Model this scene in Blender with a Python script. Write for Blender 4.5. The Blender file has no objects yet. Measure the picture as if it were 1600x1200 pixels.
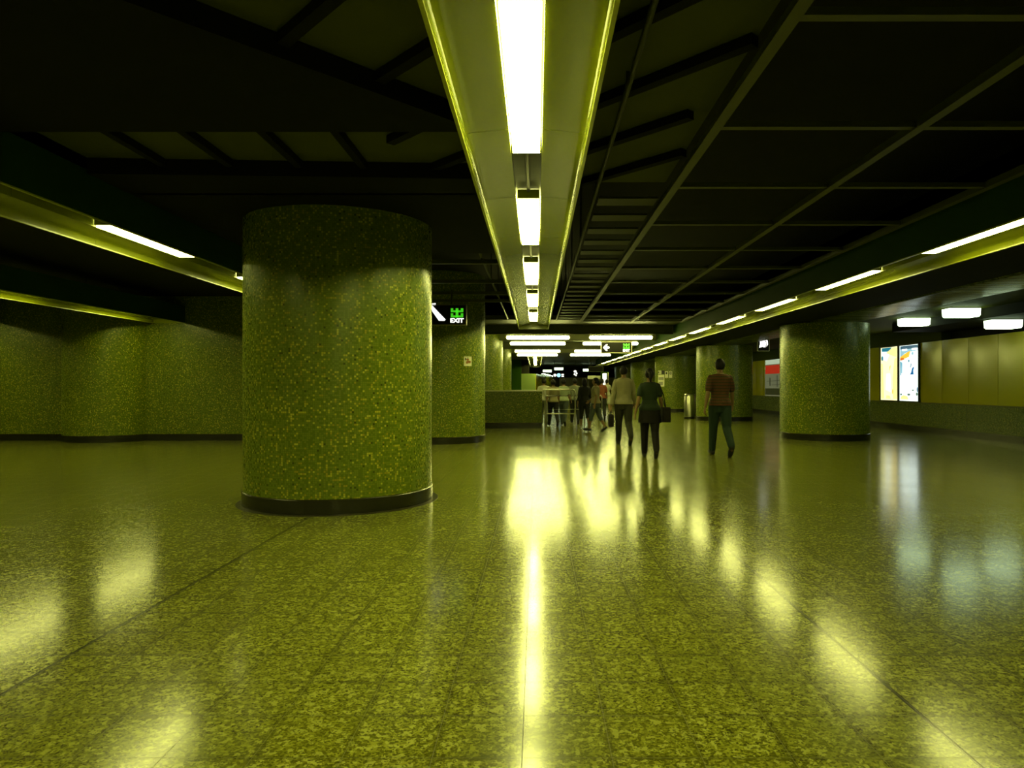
import bpy, math, random
from mathutils import Vector, Matrix
random.seed(7)
C = bpy.context.scene.collection
F, VU, VV, CH = 1100.0, 838.0, 603.0, 1.25          # focal length in px, vanishing point, camera height
PI = math.pi

# ------------------------------------------------------------------ helpers
class MB:
    def __init__(s): s.v = []; s.f = []; s.m = []
    def add(s, vs, fs, mi=0):
        b = len(s.v); s.v += [tuple(v) for v in vs]
        s.f += [tuple(b + i for i in f) for f in fs]; s.m += [mi] * len(fs); return s
    def box(s, x0, x1, y0, y1, z0, z1, mi=0):
        return s.add([(x0,y0,z0),(x1,y0,z0),(x1,y1,z0),(x0,y1,z0),(x0,y0,z1),(x1,y0,z1),(x1,y1,z1),(x0,y1,z1)],
                     [(3,2,1,0),(4,5,6,7),(0,1,5,4),(1,2,6,5),(2,3,7,6),(3,0,4,7)], mi)
    def bar(s, a, b, w, h, mi=0):                      # horizontal bar a->b, width w, height h (hangs below a.z)
        a, b = Vector(a), Vector(b); d = (b - a).normalized(); n = Vector((-d.y, d.x, 0)).normalized() * w / 2
        t = Vector((0, 0, h)); vs = []
        for k in (-t, Vector((0, 0, 0))):
            vs += [a - n + k, b - n + k, b + n + k, a + n + k]
        return s.add(vs, [(3,2,1,0),(4,5,6,7),(0,1,5,4),(1,2,6,5),(2,3,7,6),(3,0,4,7)], mi)
    def prism(s, pts, a0, a1, axis='y', mi=0):         # closed 2-D outline swept along an axis
        n = len(pts)
        P = {'y': lambda p, a: (p[0], a, p[1]), 'x': lambda p, a: (a, p[0], p[1]), 'z': lambda p, a: (p[0], p[1], a)}[axis]
        vs = [P(p, a0) for p in pts] + [P(p, a1) for p in pts]
        fs = [(i, (i+1) % n, n + (i+1) % n, n + i) for i in range(n)] + [tuple(range(n))[::-1], tuple(range(n, 2*n))]
        return s.add(vs, fs, mi)
    def lathe(s, prof, n=48, c=(0,0), mi=0, close=True):           # prof [(r,z)]
        vs = []; fs = []; k = len(prof)
        for i in range(n):
            a = 2*PI*i/n
            vs += [(c[0] + r*math.cos(a), c[1] + r*math.sin(a), z) for r, z in prof]
        for i in range(n):
            j = (i+1) % n
            fs += [(i*k+q, j*k+q, j*k+q+1, i*k+q+1) for q in range(k-1)]
            if close and prof[0] == prof[-1]: pass
        return s.add(vs, fs, mi)
    def rings(s, rs, n=14, mi=0):                      # rs: (centre, u-vector, v-vector); capped
        vs = []; fs = []
        for c, u, v in rs:
            for i in range(n):
                a = 2*PI*i/n; vs.append(c + u*math.cos(a) + v*math.sin(a))
        m = len(rs)
        for q in range(m-1):
            for i in range(n):
                j = (i+1) % n; fs.append((q*n+i, q*n+j, (q+1)*n+j, (q+1)*n+i))
        fs.append(tuple(range(n))[::-1]); fs.append(tuple(range((m-1)*n, m*n)))
        return s.add(vs, fs, mi)
    def limb(s, pts, rad, n=12, flat=1.0, up=None, mi=0):
        pts = [Vector(p) for p in pts]; rs = []; N = len(pts)
        T = [(pts[min(i+1, N-1)] - pts[max(i-1, 0)]).normalized() for i in range(N)]
        ref = Vector(up) if up else (Vector((1,0,0)) if abs(T[0].x) < .8 else Vector((0,1,0)))
        def ring(c, t, r):
            u = (ref - t*ref.dot(t)).normalized(); w = t.cross(u)
            rs.append((c, u*r*flat, w*r))
        for d, k in ((-.95, .3), (-.7, .71), (-.38, .92)): ring(pts[0] + T[0]*rad[0]*d, T[0], rad[0]*k)
        for i in range(N): ring(pts[i], T[i], rad[i])
        for d, k in ((.38, .92), (.7, .71), (.95, .3)): ring(pts[-1] + T[-1]*rad[-1]*d, T[-1], rad[-1]*k)
        return s.rings(rs, n, mi)
    def ball(s, c, rx, ry, rz, n=16, m=10, mi=0):
        c = Vector(c); rs = []
        for q in range(m+1):
            a = -PI/2*.985 + PI*.985*q/m
            rs.append((c + Vector((0,0,rz*math.sin(a))), Vector((rx*math.cos(a),0,0)), Vector((0,ry*math.cos(a),0))))
        return s.rings(rs, n, mi)
    def build(s, name, mat, parent=None, smooth=True, loc=None, voxel=None, angle=40):
        me = bpy.data.meshes.new(name); me.from_pydata([tuple(v) for v in s.v], [], s.f)
        for m in (mat if isinstance(mat, (list, tuple)) else [mat]): me.materials.append(m)
        me.polygons.foreach_set('material_index', s.m)
        me.update()
        import bmesh
        b = bmesh.new(); b.from_mesh(me); bmesh.ops.recalc_face_normals(b, faces=b.faces); b.to_mesh(me); b.free()
        o = bpy.data.objects.new(name, me); C.objects.link(o)
        if voxel:
            r = o.modifiers.new('r', 'REMESH'); r.mode = 'VOXEL'; r.voxel_size = voxel; r.use_smooth_shade = True
            sm = o.modifiers.new('s', 'SMOOTH'); sm.factor = .5; sm.iterations = 4
            dg = bpy.context.evaluated_depsgraph_get()
            nm = bpy.data.meshes.new_from_object(o.evaluated_get(dg)); o.modifiers.clear()
            old = o.data; o.data = nm; nm.name = name; bpy.data.meshes.remove(old)
            if not nm.materials: nm.materials.append(mat)
            nm.polygons.foreach_set('use_smooth', [True]*len(nm.polygons))
        elif smooth:
            me.polygons.foreach_set('use_smooth', [True]*len(me.polygons)); me.set_sharp_from_angle(angle=math.radians(angle))
        if parent: o.parent = parent
        if loc: o.location = loc
        return o

def tag(o, label=None, cat=None, group=None, kind=None):
    if label: o['label'] = label
    if cat: o['category'] = cat
    if group: o['group'] = group
    if kind: o['kind'] = kind
    return o
def thing(name, label, cat, loc=(0,0,0), rz=0, group=None):
    o = bpy.data.objects.new(name, None); C.objects.link(o); o.location = loc; o.rotation_euler = (0,0,rz)
    o.empty_display_size = .2
    return tag(o, label, cat, group)
def struct(o): o['kind'] = 'structure'; return o
def dup(root, loc, rz=0, label=None, group=None):
    r = root.copy(); C.objects.link(r); r.location = loc; r.rotation_euler = (0,0,rz)
    if label: r['label'] = label
    if group: r['group'] = group
    for ch in list(root.children):
        c = ch.copy(); C.objects.link(c); c.parent = r
        for g in list(ch.children):
            d = g.copy(); C.objects.link(d); d.parent = c
    return r
def at(u, v, Y): return Vector(((u-VU)/F*Y, Y, CH - (v-VV)/F*Y))

# ------------------------------------------------------------------ materials
def mat(name, col, rough=.5, metal=0.0, spec=.5, emit=None, es=0.0, coat=0.0):
    m = bpy.data.materials.new(name); m.use_nodes = True
    b = m.node_tree.nodes['Principled BSDF']
    b.inputs['Base Color'].default_value = (*col, 1); b.inputs['Roughness'].default_value = rough
    b.inputs['Metallic'].default_value = metal; b.inputs['Specular IOR Level'].default_value = spec
    b.inputs['Coat Weight'].default_value = coat
    if emit: b.inputs['Emission Color'].default_value = (*emit, 1); b.inputs['Emission Strength'].default_value = es
    return m
class NT:
    def __init__(s, m): s.t = m.node_tree; s.b = s.t.nodes['Principled BSDF']
    def n(s, ty, **k):
        q = s.t.nodes.new(ty)
        for a, v in k.items(): setattr(q, a, v)
        return q
    def l(s, a, b): s.t.links.new(a, b)
    def math(s, op, a, b=None, c=None):
        q = s.n('ShaderNodeMath', operation=op)
        for i, x in enumerate((a, b, c)):
            if x is None: continue
            if isinstance(x, (int, float)): q.inputs[i].default_value = x
            else: s.l(x, q.inputs[i])
        return q.outputs[0]
    def mix(s, f, a, b):
        q = s.n('ShaderNodeMix', data_type='RGBA')
        for i, x in ((0, f), (6, a), (7, b)):
            if isinstance(x, tuple): q.inputs[i].default_value = (*x, 1)
            elif isinstance(x, (int, float)): q.inputs[i].default_value = x
            else: s.l(x, q.inputs[i])
        return q.outputs[2]
    def ramp(s, f, stops, interp='LINEAR'):
        q = s.n('ShaderNodeValToRGB'); q.color_ramp.interpolation = interp
        e = q.color_ramp.elements
        while len(e) < len(stops): e.new(.5)
        for i, (p, c) in enumerate(stops): e[i].position = p; e[i].color = (*c, 1)
        s.l(f, q.inputs[0]); return q.outputs[0]

TILE = .0205
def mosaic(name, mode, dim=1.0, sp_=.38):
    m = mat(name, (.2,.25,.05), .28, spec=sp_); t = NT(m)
    tc = t.n('ShaderNodeTexCoord'); sp = t.n('ShaderNodeSeparateXYZ'); t.l(tc.outputs['Object'], sp.inputs[0])
    x, y, z = sp.outputs
    if mode == 'cyl': u = t.math('MULTIPLY', t.math('ARCTAN2', y, x), 306.0/(2*PI))
    elif mode == 'x': u = t.math('DIVIDE', x, TILE)
    else: u = t.math('DIVIDE', y, TILE)
    v = t.math('DIVIDE', z, TILE)
    cb = t.n('ShaderNodeCombineXYZ'); t.l(t.math('FLOOR', u), cb.inputs[0]); t.l(t.math('FLOOR', v), cb.inputs[1])
    wn = t.n('ShaderNodeTexWhiteNoise', noise_dimensions='2D'); t.l(cb.outputs[0], wn.inputs['Vector'])
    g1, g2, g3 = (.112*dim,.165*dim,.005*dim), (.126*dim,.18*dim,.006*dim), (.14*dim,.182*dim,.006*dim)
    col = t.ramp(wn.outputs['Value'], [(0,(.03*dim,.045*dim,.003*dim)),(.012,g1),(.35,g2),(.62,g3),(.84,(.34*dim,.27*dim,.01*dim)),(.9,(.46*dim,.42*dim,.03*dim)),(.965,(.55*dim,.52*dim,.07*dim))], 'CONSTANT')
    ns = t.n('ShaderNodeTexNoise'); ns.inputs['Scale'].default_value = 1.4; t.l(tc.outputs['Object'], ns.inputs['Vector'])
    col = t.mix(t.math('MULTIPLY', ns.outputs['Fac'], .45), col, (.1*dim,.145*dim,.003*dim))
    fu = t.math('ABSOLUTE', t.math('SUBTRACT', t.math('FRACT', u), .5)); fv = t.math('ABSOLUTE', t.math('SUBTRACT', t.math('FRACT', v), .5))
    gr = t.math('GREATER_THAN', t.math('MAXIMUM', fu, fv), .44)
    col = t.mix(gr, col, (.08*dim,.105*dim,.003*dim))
    t.l(col, t.b.inputs['Base Color'])
    r = t.math('ADD', t.math('MULTIPLY', wn.outputs['Value'], .1), .24); t.l(t.math('ADD', r, t.math('MULTIPLY', gr, .4)), t.b.inputs['Roughness'])
    bp = t.n('ShaderNodeBump'); bp.inputs['Strength'].default_value = .25; bp.inputs['Distance'].default_value = .002
    t.l(t.math('SUBTRACT', 1.0, gr), bp.inputs['Height']); t.l(bp.outputs[0], t.b.inputs['Normal'])
    return m

def floor_mat():
    m = mat('terrazzo floor', (.4,.4,.2), .2, spec=.5); t = NT(m)
    tc = t.n('ShaderNodeTexCoord'); P = tc.outputs['Object']
    sp = t.n('ShaderNodeSeparateXYZ'); t.l(P, sp.inputs[0]); x, y, z = sp.outputs
    PT = .3025
    def vor(scale, rnd=1.0):
        q = t.n('ShaderNodeTexVoronoi'); q.inputs['Scale'].default_value = scale; q.inputs['Randomness'].default_value = rnd
        nz = t.n('ShaderNodeTexNoise'); nz.inputs['Scale'].default_value = scale*1.6; t.l(P, nz.inputs['Vector'])
        vm = t.n('ShaderNodeVectorMath', operation='SCALE'); t.l(nz.outputs['Color'], vm.inputs[0]); vm.inputs['Scale'].default_value = .6/scale
        va = t.n('ShaderNodeVectorMath', operation='ADD'); t.l(P, va.inputs[0]); t.l(vm.outputs[0], va.inputs[1])
        t.l(va.outputs[0], q.inputs['Vector']); s2 = t.n('ShaderNodeSeparateColor'); t.l(q.outputs['Color'], s2.inputs[0])
        return s2.outputs[0], s2.outputs[1]
    a1, a2 = vor(88); b1, b2 = vor(54); c1, c2 = vor(140)
    col = t.ramp(a1, [(0,(.09,.092,.008)),(.25,(.148,.154,.015)),(.55,(.198,.205,.022)),(.8,(.25,.258,.032))], 'CONSTANT')
    col = t.mix(t.math('MULTIPLY', t.math('GREATER_THAN', b1, .78), .8), col, (.37,.385,.09))
    col = t.mix(t.math('MULTIPLY', t.math('GREATER_THAN', c1, .8), .8), col, (.05,.052,.005))
    # tile to tile tone
    cb = t.n('ShaderNodeCombineXYZ')
    u = t.math('DIVIDE', t.math('ADD', x, .048), PT); v = t.math('DIVIDE', t.math('SUBTRACT', y, 2.366), PT)
    t.l(t.math('FLOOR', u), cb.inputs[0]); t.l(t.math('FLOOR', v), cb.inputs[1])
    wn = t.n('ShaderNodeTexWhiteNoise', noise_dimensions='2D'); t.l(cb.outputs[0], wn.inputs['Vector'])
    col = t.mix(t.math('MULTIPLY', wn.outputs['Value'], .28), col, (.115,.118,.012))
    du = t.math('MULTIPLY', t.math('SUBTRACT', .5, t.math('ABSOLUTE', t.math('SUBTRACT', t.math('FRACT', u), .5))), PT)
    dv = t.math('MULTIPLY', t.math('SUBTRACT', .5, t.math('ABSOLUTE', t.math('SUBTRACT', t.math('FRACT', v), .5))), PT)
    d = t.math('MINIMUM', du, dv)
    # worn dirty border along the joints, then the joint itself
    nz = t.n('ShaderNodeTexNoise'); nz.inputs['Scale'].default_value = 3.0; t.l(P, nz.inputs['Vector'])
    dirt = t.math('MULTIPLY', t.math('LESS_THAN', t.math('ADD', d, t.math('MULTIPLY', t.math('SUBTRACT', a2, .5), .018)), .013), t.math('MULTIPLY', nz.outputs['Fac'], 1.0))
    col = t.mix(dirt, col, (.05,.05,.005))
    col = t.mix(t.math('MULTIPLY', t.math('LESS_THAN', d, .0013), .5), col, (.022,.02,.005))
    # wide movement joints on the pillar lines
    mj = None
    for ax, p in ((x, -2.168), (x, -.048), (x, 1.462), (x, 6.9), (y, 7.81), (y, 16.9)):
        e = t.math('LESS_THAN', t.math('ABSOLUTE', t.math('SUBTRACT', ax, p)), .0085 if p != -.048 else .003)
        mj = e if mj is None else t.math('MAXIMUM', mj, e)
    col = t.mix(mj, col, (.01,.009,.003))
    t.l(col, t.b.inputs['Base Color'])
    n2 = t.n('ShaderNodeTexNoise'); n2.inputs['Scale'].default_value = 1.1; n2.inputs['Detail'].default_value = 5; t.l(P, n2.inputs['Vector'])
    r = t.math('ADD', t.math('MULTIPLY', n2.outputs['Fac'], .08), .12)
    t.l(t.math('ADD', r, t.math('MULTIPLY', t.math('LESS_THAN', d, .0013), .3)), t.b.inputs['Roughness'])
    n3 = t.n('ShaderNodeTexNoise'); n3.inputs['Scale'].default_value = 9; t.l(P, n3.inputs['Vector'])
    bp = t.n('ShaderNodeBump'); bp.inputs['Strength'].default_value = .22; bp.inputs['Distance'].default_value = .0012
    t.l(n3.outputs['Fac'], bp.inputs['Height']); t.l(bp.outputs[0], t.b.inputs['Normal'])
    return m

LCOL = (1.0, 1.0, .27)          # the station's yellow-green tubes
WCOL = (.74, 1.0, .6)          # cooler fittings by the right-hand wall
LE = 42.0
M = dict(
    floor=floor_mat(), cyl=mosaic('mosaic tile, round', 'cyl'), wx=mosaic('mosaic tile, wall', 'x', .86), wc=mosaic('mosaic tile, counter', 'x', .9), wy=mosaic('mosaic tile, side wall', 'y', .7),  # wx: same tile, darkened to stand for the weaker light on the left wall
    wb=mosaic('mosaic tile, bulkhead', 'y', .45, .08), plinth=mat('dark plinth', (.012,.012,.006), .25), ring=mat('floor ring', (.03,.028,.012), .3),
    refl=mat('cream reflector enamel', (.21,.23,.006), .2, spec=.35), case=mat('green casing', (.018,.05,.002), 0.7, spec=.05),
    lip=mat('pale lip', (.4,.42,.04), .3), slot=mat('slot black', (.012,.012,.006), .6),
    tube=mat('lamp diffuser', (.9,.9,.7), .4, emit=LCOL, es=LE), side=mat('weaker side lamp diffuser', (.9,.9,.7), .4, emit=LCOL, es=23.0), left=mat('weaker left lamp diffuser', (.9,.9,.7), .4, emit=LCOL, es=23.0), batten=mat('batten diffuser', (.9,.9,.7), .4, emit=LCOL, es=36.0),  # side and left emit more weakly than tube
    cool=mat('cool lamp diffuser', (.9,.95,.85), .4, emit=WCOL, es=5.5),
    void=mat('black void', (.012,.0115,.004), .8, spec=.2), dim=mat('dim ceiling board', (.05,.052,.014), .7, spec=.2), beam=mat('dark beam', (.008,.008,.002), .8, spec=.1),
    rail=mat('grid rail', (.09,.095,.015), .5), olive=mat('olive beam', (.085,.09,.008), .5), slat=mat('dark slat', (.03,.032,.004), .6), lowc=mat('low ceiling', (.05,.052,.012), .6),
    soff=mat('painted soffit', (.05,.06,.006), .7, spec=.05),
    yel=mat('yellow enamel panel', (.5,.42,.012), .22, spec=.4), steel=mat('brushed steel', (.5,.5,.4), .28, metal=1.0), rod=mat('dark rod', (.05,.05,.03), .5, metal=.6),
    black=mat('black sign face', (.01,.01,.007), .6, spec=.1), bronze=mat('bronze frame', (.2,.17,.08), .35, metal=.7), paleframe=mat('pale sign frame', (.75,.72,.5), .35),
    white=mat('lit white', (.8,.8,.8), .5, emit=(1,1,.9), es=1.6), green=mat('lit green', (.05,.4,.03), .5, emit=(.05,.5,.012), es=1.0),
    paper=mat('white paper', (.75,.74,.55), .6), brown=mat('brown ink', (.3,.13,.02), .6), ink=mat('black ink', (.02,.02,.02), .6), gray=mat('grey print', (.33,.33,.28), .6),
    ribg=mat('green ribbed sheet', (.16,.24,.03), .4), red=mat('red print', (.65,.03,.015), .5, emit=(.6,.03,.01), es=.45), mapg=mat('grey map print', (.3,.31,.22), .5, emit=(.3,.31,.2), es=.25),
    mapd=mat('dark map print', (.12,.13,.1), .5), coolpan=mat('pale header', (.7,.75,.65), .4, emit=(.7,.85,.65), es=.45),
    ctop=mat('pale counter top', (.6,.6,.35), .3),
)
def noisy(m, a, b, scale=6, det=4):
    t = NT(m); tc = t.n('ShaderNodeTexCoord'); nz = t.n('ShaderNodeTexNoise'); nz.inputs['Scale'].default_value = scale; nz.inputs['Detail'].default_value = det
    t.l(tc.outputs['Object'], nz.inputs['Vector']); t.l(t.mix(nz.outputs['Fac'], a, b), t.b.inputs['Base Color']); return m
noisy(M['plinth'], (.008,.008,.004), (.02,.02,.01)); noisy(M['case'], (.014,.044,.002), (.02,.055,.003), 2); noisy(M['refl'], (.2,.228,.003), (.225,.25,.004), 1.5)
noisy(M['dim'], (.05,.056,.012), (.07,.078,.017), 3); noisy(M['soff'], (.045,.054,.004), (.06,.07,.006), 30); noisy(M['yel'], (.42,.37,.004), (.46,.4,.005), 1)
noisy(M['void'], (.006,.006,.002), (.01,.009,.003), 2); noisy(M['beam'], (.006,.006,.002), (.01,.01,.003), 2); noisy(M['rail'], (.04,.043,.004), (.068,.072,.008), 5)
def pmat(n, c, r=.5, e=None, es=0): return noisy(mat(n, c, max(r, .6) if 'eye' not in n else r, emit=e, es=es, spec=.15), tuple(x*.9 for x in c), tuple(min(1, x*1.1) for x in c), 12)

# ------------------------------------------------------------------ setting: floor, ceilings, walls
struct(MB().box(-18, 11.2, -8, 96, -.1, 0).build('floor', M['floor'], smooth=False))
struct(MB().box(-18, 5.0, -8, 19.4, 3.72, 3.84).build('ceiling', M['void'], smooth=False))
struct(MB().box(-6, 5.0, 19.4, 96, 3.075, 3.2).build('ceiling_low', M['lowc'], smooth=False))
trim_no = [0]
def trim(mb, m, **k):
    trim_no[0] += 1
    return struct(mb.build('trim_%d' % trim_no[0], m, **k))
# right-hand soffit, dropped slab over the near wall, rounded mosaic bulkhead between the pillars
trim(MB().box(5.0, 10.6, -8, 96, 2.84, 2.96), M['soff'], smooth=False)
trim(MB().box(4.95, 6.2, -8, 96, 2.71, 2.84), M['beam'], smooth=False)
trim(MB().box(9.15, 10.6, -8, 18.1, 2.63, 2.84), M['beam'], smooth=False)
pr = [(6.2,2.838)] + [(6.32 - .12*math.sin(a), 2.83 - .13*math.cos(a) + 0*a) for a in [PI/2*(1-i/6) for i in range(7)]] + [(7.28 + .12*math.sin(a), 2.83 - .13*math.cos(a)) for a in [PI/2*i/6 for i in range(7)]] + [(7.4,2.838)]
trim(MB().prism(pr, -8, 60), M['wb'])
# left mosaic wall with dark base
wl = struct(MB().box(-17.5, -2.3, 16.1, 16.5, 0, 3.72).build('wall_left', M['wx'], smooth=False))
struct(MB().box(-17.5, -2.3, 16.07, 16.1, 0, .15).build('baseboard_left', M['plinth'], smooth=False))
trim(MB().box(-9.03, -9.005, 16.085, 16.1, .15, 3.0), M['slot'], smooth=False)
struct(MB().box(-3.2, -3.0, 16.5, 46, 0, 3.0).build('wall_inner_left', M['wy'], smooth=False))

# right wall: mosaic dado, dark base, bowed yellow enamel panels, fascia
XR = 10.4
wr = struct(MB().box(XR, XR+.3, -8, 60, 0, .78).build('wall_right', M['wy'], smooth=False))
struct(MB().box(XR-.03, XR, -8, 60, 0, .16).build('baseboard_right', M['plinth'], smooth=False))
struct(MB().box(XR+.25, XR+.5, -8, 60, 0, 2.96).build('wall_right_backing', M['void'], smooth=False))
trim(MB().box(XR-.012, XR+.25, -8, 60, .78, .80), M['olive'], smooth=False)
trim(MB().box(XR+.01, XR+.25, 18.1, 60, 2.42, 2.84), M['soff'], smooth=False)
for y in (12.0, 17.0, 21.95, 27, 32):
    trim(MB().box(XR-.004, XR, y, y+.012, .16, .78), M['slot'], smooth=False)
def bowed_panel(y0, y1, z0, z1, bow=.02):
    mb = MB(); n = 8; vs = []; fs = []
    for i in range(n+1):
        for j in range(n+1):
            a, b = i/n*2-1, j/n*2-1
            vs.append((XR + .012 + bow - bow*(1-a*a)*(1-.65*b**4)*1.0 , y0 + (y1-y0)*i/n, z0 + (z1-z0)*j/n))
    for i in range(n):
        for j in range(n): fs.append((i*(n+1)+j, (i+1)*(n+1)+j, (i+1)*(n+1)+j+1, i*(n+1)+j+1))
    mb.add(vs, fs)
    # returns at the four edges
    k = len(vs); X2 = XR + .06
    mb.add([(XR+.012+bow,y0,z0),(XR+.012+bow,y1,z0),(XR+.012+bow,y1,z1),(XR+.012+bow,y0,z1),(X2,y0,z0),(X2,y1,z0),(X2,y1,z1),(X2,y0,z1)],
           [(0,1,5,4),(1,2,6,5),(2,3,7,6),(3,0,4,7),(7,6,5,4)])
    return mb
y = 19.2 - 1.1*14
while y < 40:
    skip = 19.15 < y < 21.3 or 29.0 < y < 31.5
    if not skip:
        p = bowed_panel(y+.008, y+1.092, .805, 2.42).build('wall_panel', M['yel'], wr)
    y += 1.1

bowed_panel(31.97, 32.392, .805, 2.42).build('wall_panel', M['yel'], wr)
# ------------------------------------------------------------------ pillars
def pillar(x, y, top, label, ring=False, seg=128):
    t = thing('round_pillar', label, 'pillar', (x, y, 0), 0)
    MB().lathe([(0,.15),(1.0,.15),(1.0,top),(0,top)], seg).build('shaft', M['cyl'], t)
    MB().lathe([(0,0),(1.012,0),(1.012,.142),(1.0,.152),(0,.152)], seg).build('plinth', M['plinth'], t)
    if ring: MB().lathe([(1.012,0),(1.07,0),(1.07,.003),(1.05,.006),(1.012,.006)], seg).build('floor_ring', M['ring'], t)
    return t
PX, QX = -2.168, 6.88
pillar(PX, 7.79, 3.0, 'huge green mosaic pillar in the foreground, nearest of all the pillars', True, 192)
pillar(PX, 16.02, 3.72, 'green mosaic pillar behind the hanging exit sign, carrying a small square notice')
pillar(PX, 24.5, 3.07, 'green mosaic pillar rising right behind the low tiled counter')
pillar(PX, 33.0, 3.07, 'slim-looking green pillar edge just right of the pillar behind the counter', seg=64)
pillar(QX, 16.85, 2.70, 'broad green mosaic pillar on the right, in front of the lit posters', seg=160)
pillar(QX, 25.8, 2.70, 'green mosaic pillar beside the steel litter bin')
pillar(QX, 34.8, 2.70, 'green mosaic pillar with paper notices stuck on it', seg=96)
pillar(QX, 43.8, 2.70, 'green mosaic pillar behind the man in the beige shirt', seg=64)
pillar(QX, 52.8, 2.70, 'farthest green pillar of the right-hand row, deep in the hall', seg=64)
pillar(-9.87, 16.42, 3.72, 'green mosaic pillar half sunk into the left wall')

# ------------------------------------------------------------------ light troughs
def trough(x, y0, y1, lamps, label, seam0=4.2, w=.373, lm=None):
    t = thing('light_trough', label, 'light', (x, 0, 0), 0)
    b = MB()
    for s in (-1, 1):
        b.box(*sorted((s*w, s*(w-.012))), y0, y1, 2.69, 3.06)
    b.box(-w, w, y0, y1, 3.06, 3.07); b.build('casing', M['case'], t, smooth=False)
    l = MB()
    for s in (-1, 1): l.box(*sorted((s*(w+.004), s*(w-.016))), y0, y1, 2.68, 2.692)
    l.build('lip', M['lip'], t, smooth=False)
    k = math.floor((y0-seam0)/1.5); a = seam0 + 1.5*k
    while a < y1:
        p0, p1 = max(a, y0)+.003, min(a+1.5, y1)-.003
        if p1 - p0 > .05:
            for s in (-1, 1):
                pts = [(s*(w-.014),2.686),(s*(w-.018),2.735),(s*(w-.023),2.747),(s*(w-.035),2.756),(s*(w-.055),2.761),(s*.29,2.764),(s*.2,2.773),(s*.1,2.782),(s*.1,2.87),(s*.104,2.87),(s*.104,2.79),(s*.29,2.775),(s*(w-.03),2.77),(s*(w-.012),2.75)]
                MB().prism(pts, p0, p1).build('reflector_panel', M['refl'], t, angle=28)
        a += 1.5
    MB().box(-.104, .104, y0, y1, 2.872, 2.882).build('slot_back', M['slot'], t, smooth=False)
    MB().limb([(0,y0+.1,2.855),(0,y1-.1,2.855)], [.014,.014], 8).build('conduit', M['rod'], t)
    for yy, s in ((y1, 1),) + (((y0, -1),) if y0 > 15 else ()):
        e = MB(); e.add([(-w,yy,2.68),(w,yy,2.68),(w,yy,3.06),(-w,yy,3.06),(-w,yy+.012*s,2.68),(w,yy+.012*s,2.68),(w,yy+.012*s,3.06),(-w,yy+.012*s,3.06)],
                        [(0,1,2,3),(4,5,6,7),(0,1,5,4),(1,2,6,5),(2,3,7,6),(3,0,4,7)])
        e.build('end_plate', M['refl'], t, smooth=False)
    k = 0
    y = y0 + 1.1
    while y < y1:
        MB().limb([(0,y,3.07),(0,y,(3.13 if y < 6.5 else 3.72) if abs(x) < 1 else 3.3)], [.008,.008], 6).build('hanger_rod', M['rod'], t) if y < 17 and x < 4 else None
        y += 3.0
    for a, bb in lamps:
        d = MB().box(-.088, .088, a+.03, bb-.03, 2.778, 2.86).build('fluorescent_lamp', lm or M['tube'], t, smooth=False)
        for q in (a, bb-.03): MB().box(-.09, .09, q, q+.03, 2.792, 2.866).build('end_cap', M['refl'], d, smooth=False)
    return t
seq = lambda s, n, p=3.0, L=1.86: [(s+p*i, s+p*i+L) for i in range(n)]
trough(-.065, -6, 17.75, seq(2.79-9, 8), 'long light trough overhead in the middle, running straight away from the viewer')
trough(-4.15, -6, 16.05, seq(6.75-12.8, 7, 3.2, 1.64), 'light trough on the left, the one that passes behind the big pillar', lm=M['left'])
trough(-8.38, -6, 16.05, seq(13.5-18, 7, 3.0), 'light trough second from the big pillar towards the left wall', lm=M['left'])
trough(-12.6, -6, 16.05, seq(13.5-18, 7, 3.0), 'light trough farthest left, only its tip showing at the frame edge', lm=M['left'])
trough(4.52, -6, 49, seq(9.4-15.5, 18, 3.1), 'longest light trough, along the right side above the walking people', lm=M['side'])
trough(-.07, 34.6, 54, seq(35.2, 6, 3.0), 'short-looking light trough deep in the hall, past the crosswise lamps')

# ------------------------------------------------------------------ ceiling: grid, boards, ribs, slats, pipes
g = thing('ceiling_grid', 'dim metal ceiling grid of large open bays on the right', 'ceiling grid', (0,0,3.0))
for x in (1.215, 2.59, 3.97):
    MB().box(x-.022, x+.022, 1, 19.3, -.01, .05).box(x-.035, x+.035, 1, 19.3, -.016, -.008).build('rail', M['rail'], g, smooth=False)
    for k in range(1):
        pass
for k in range(12):
    y = 3.35 + 1.435*k
    MB().box(1.24, 3.95, y-.03, y+.03, 0, .04).build('crossbar', M['rail'], g, smooth=False)
g2 = thing('crossbar_grid', 'dim crosswise bars under the dark ceiling between big pillar and exit sign', 'ceiling bars', (0,0,3.0))
for y in (10.1, 12.0, 13.5, 14.7):
    MB().box(-3.7, -.5, y-.03, y+.03, 0, .06).build('crossbar', M['rail'], g2, smooth=False)
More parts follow.
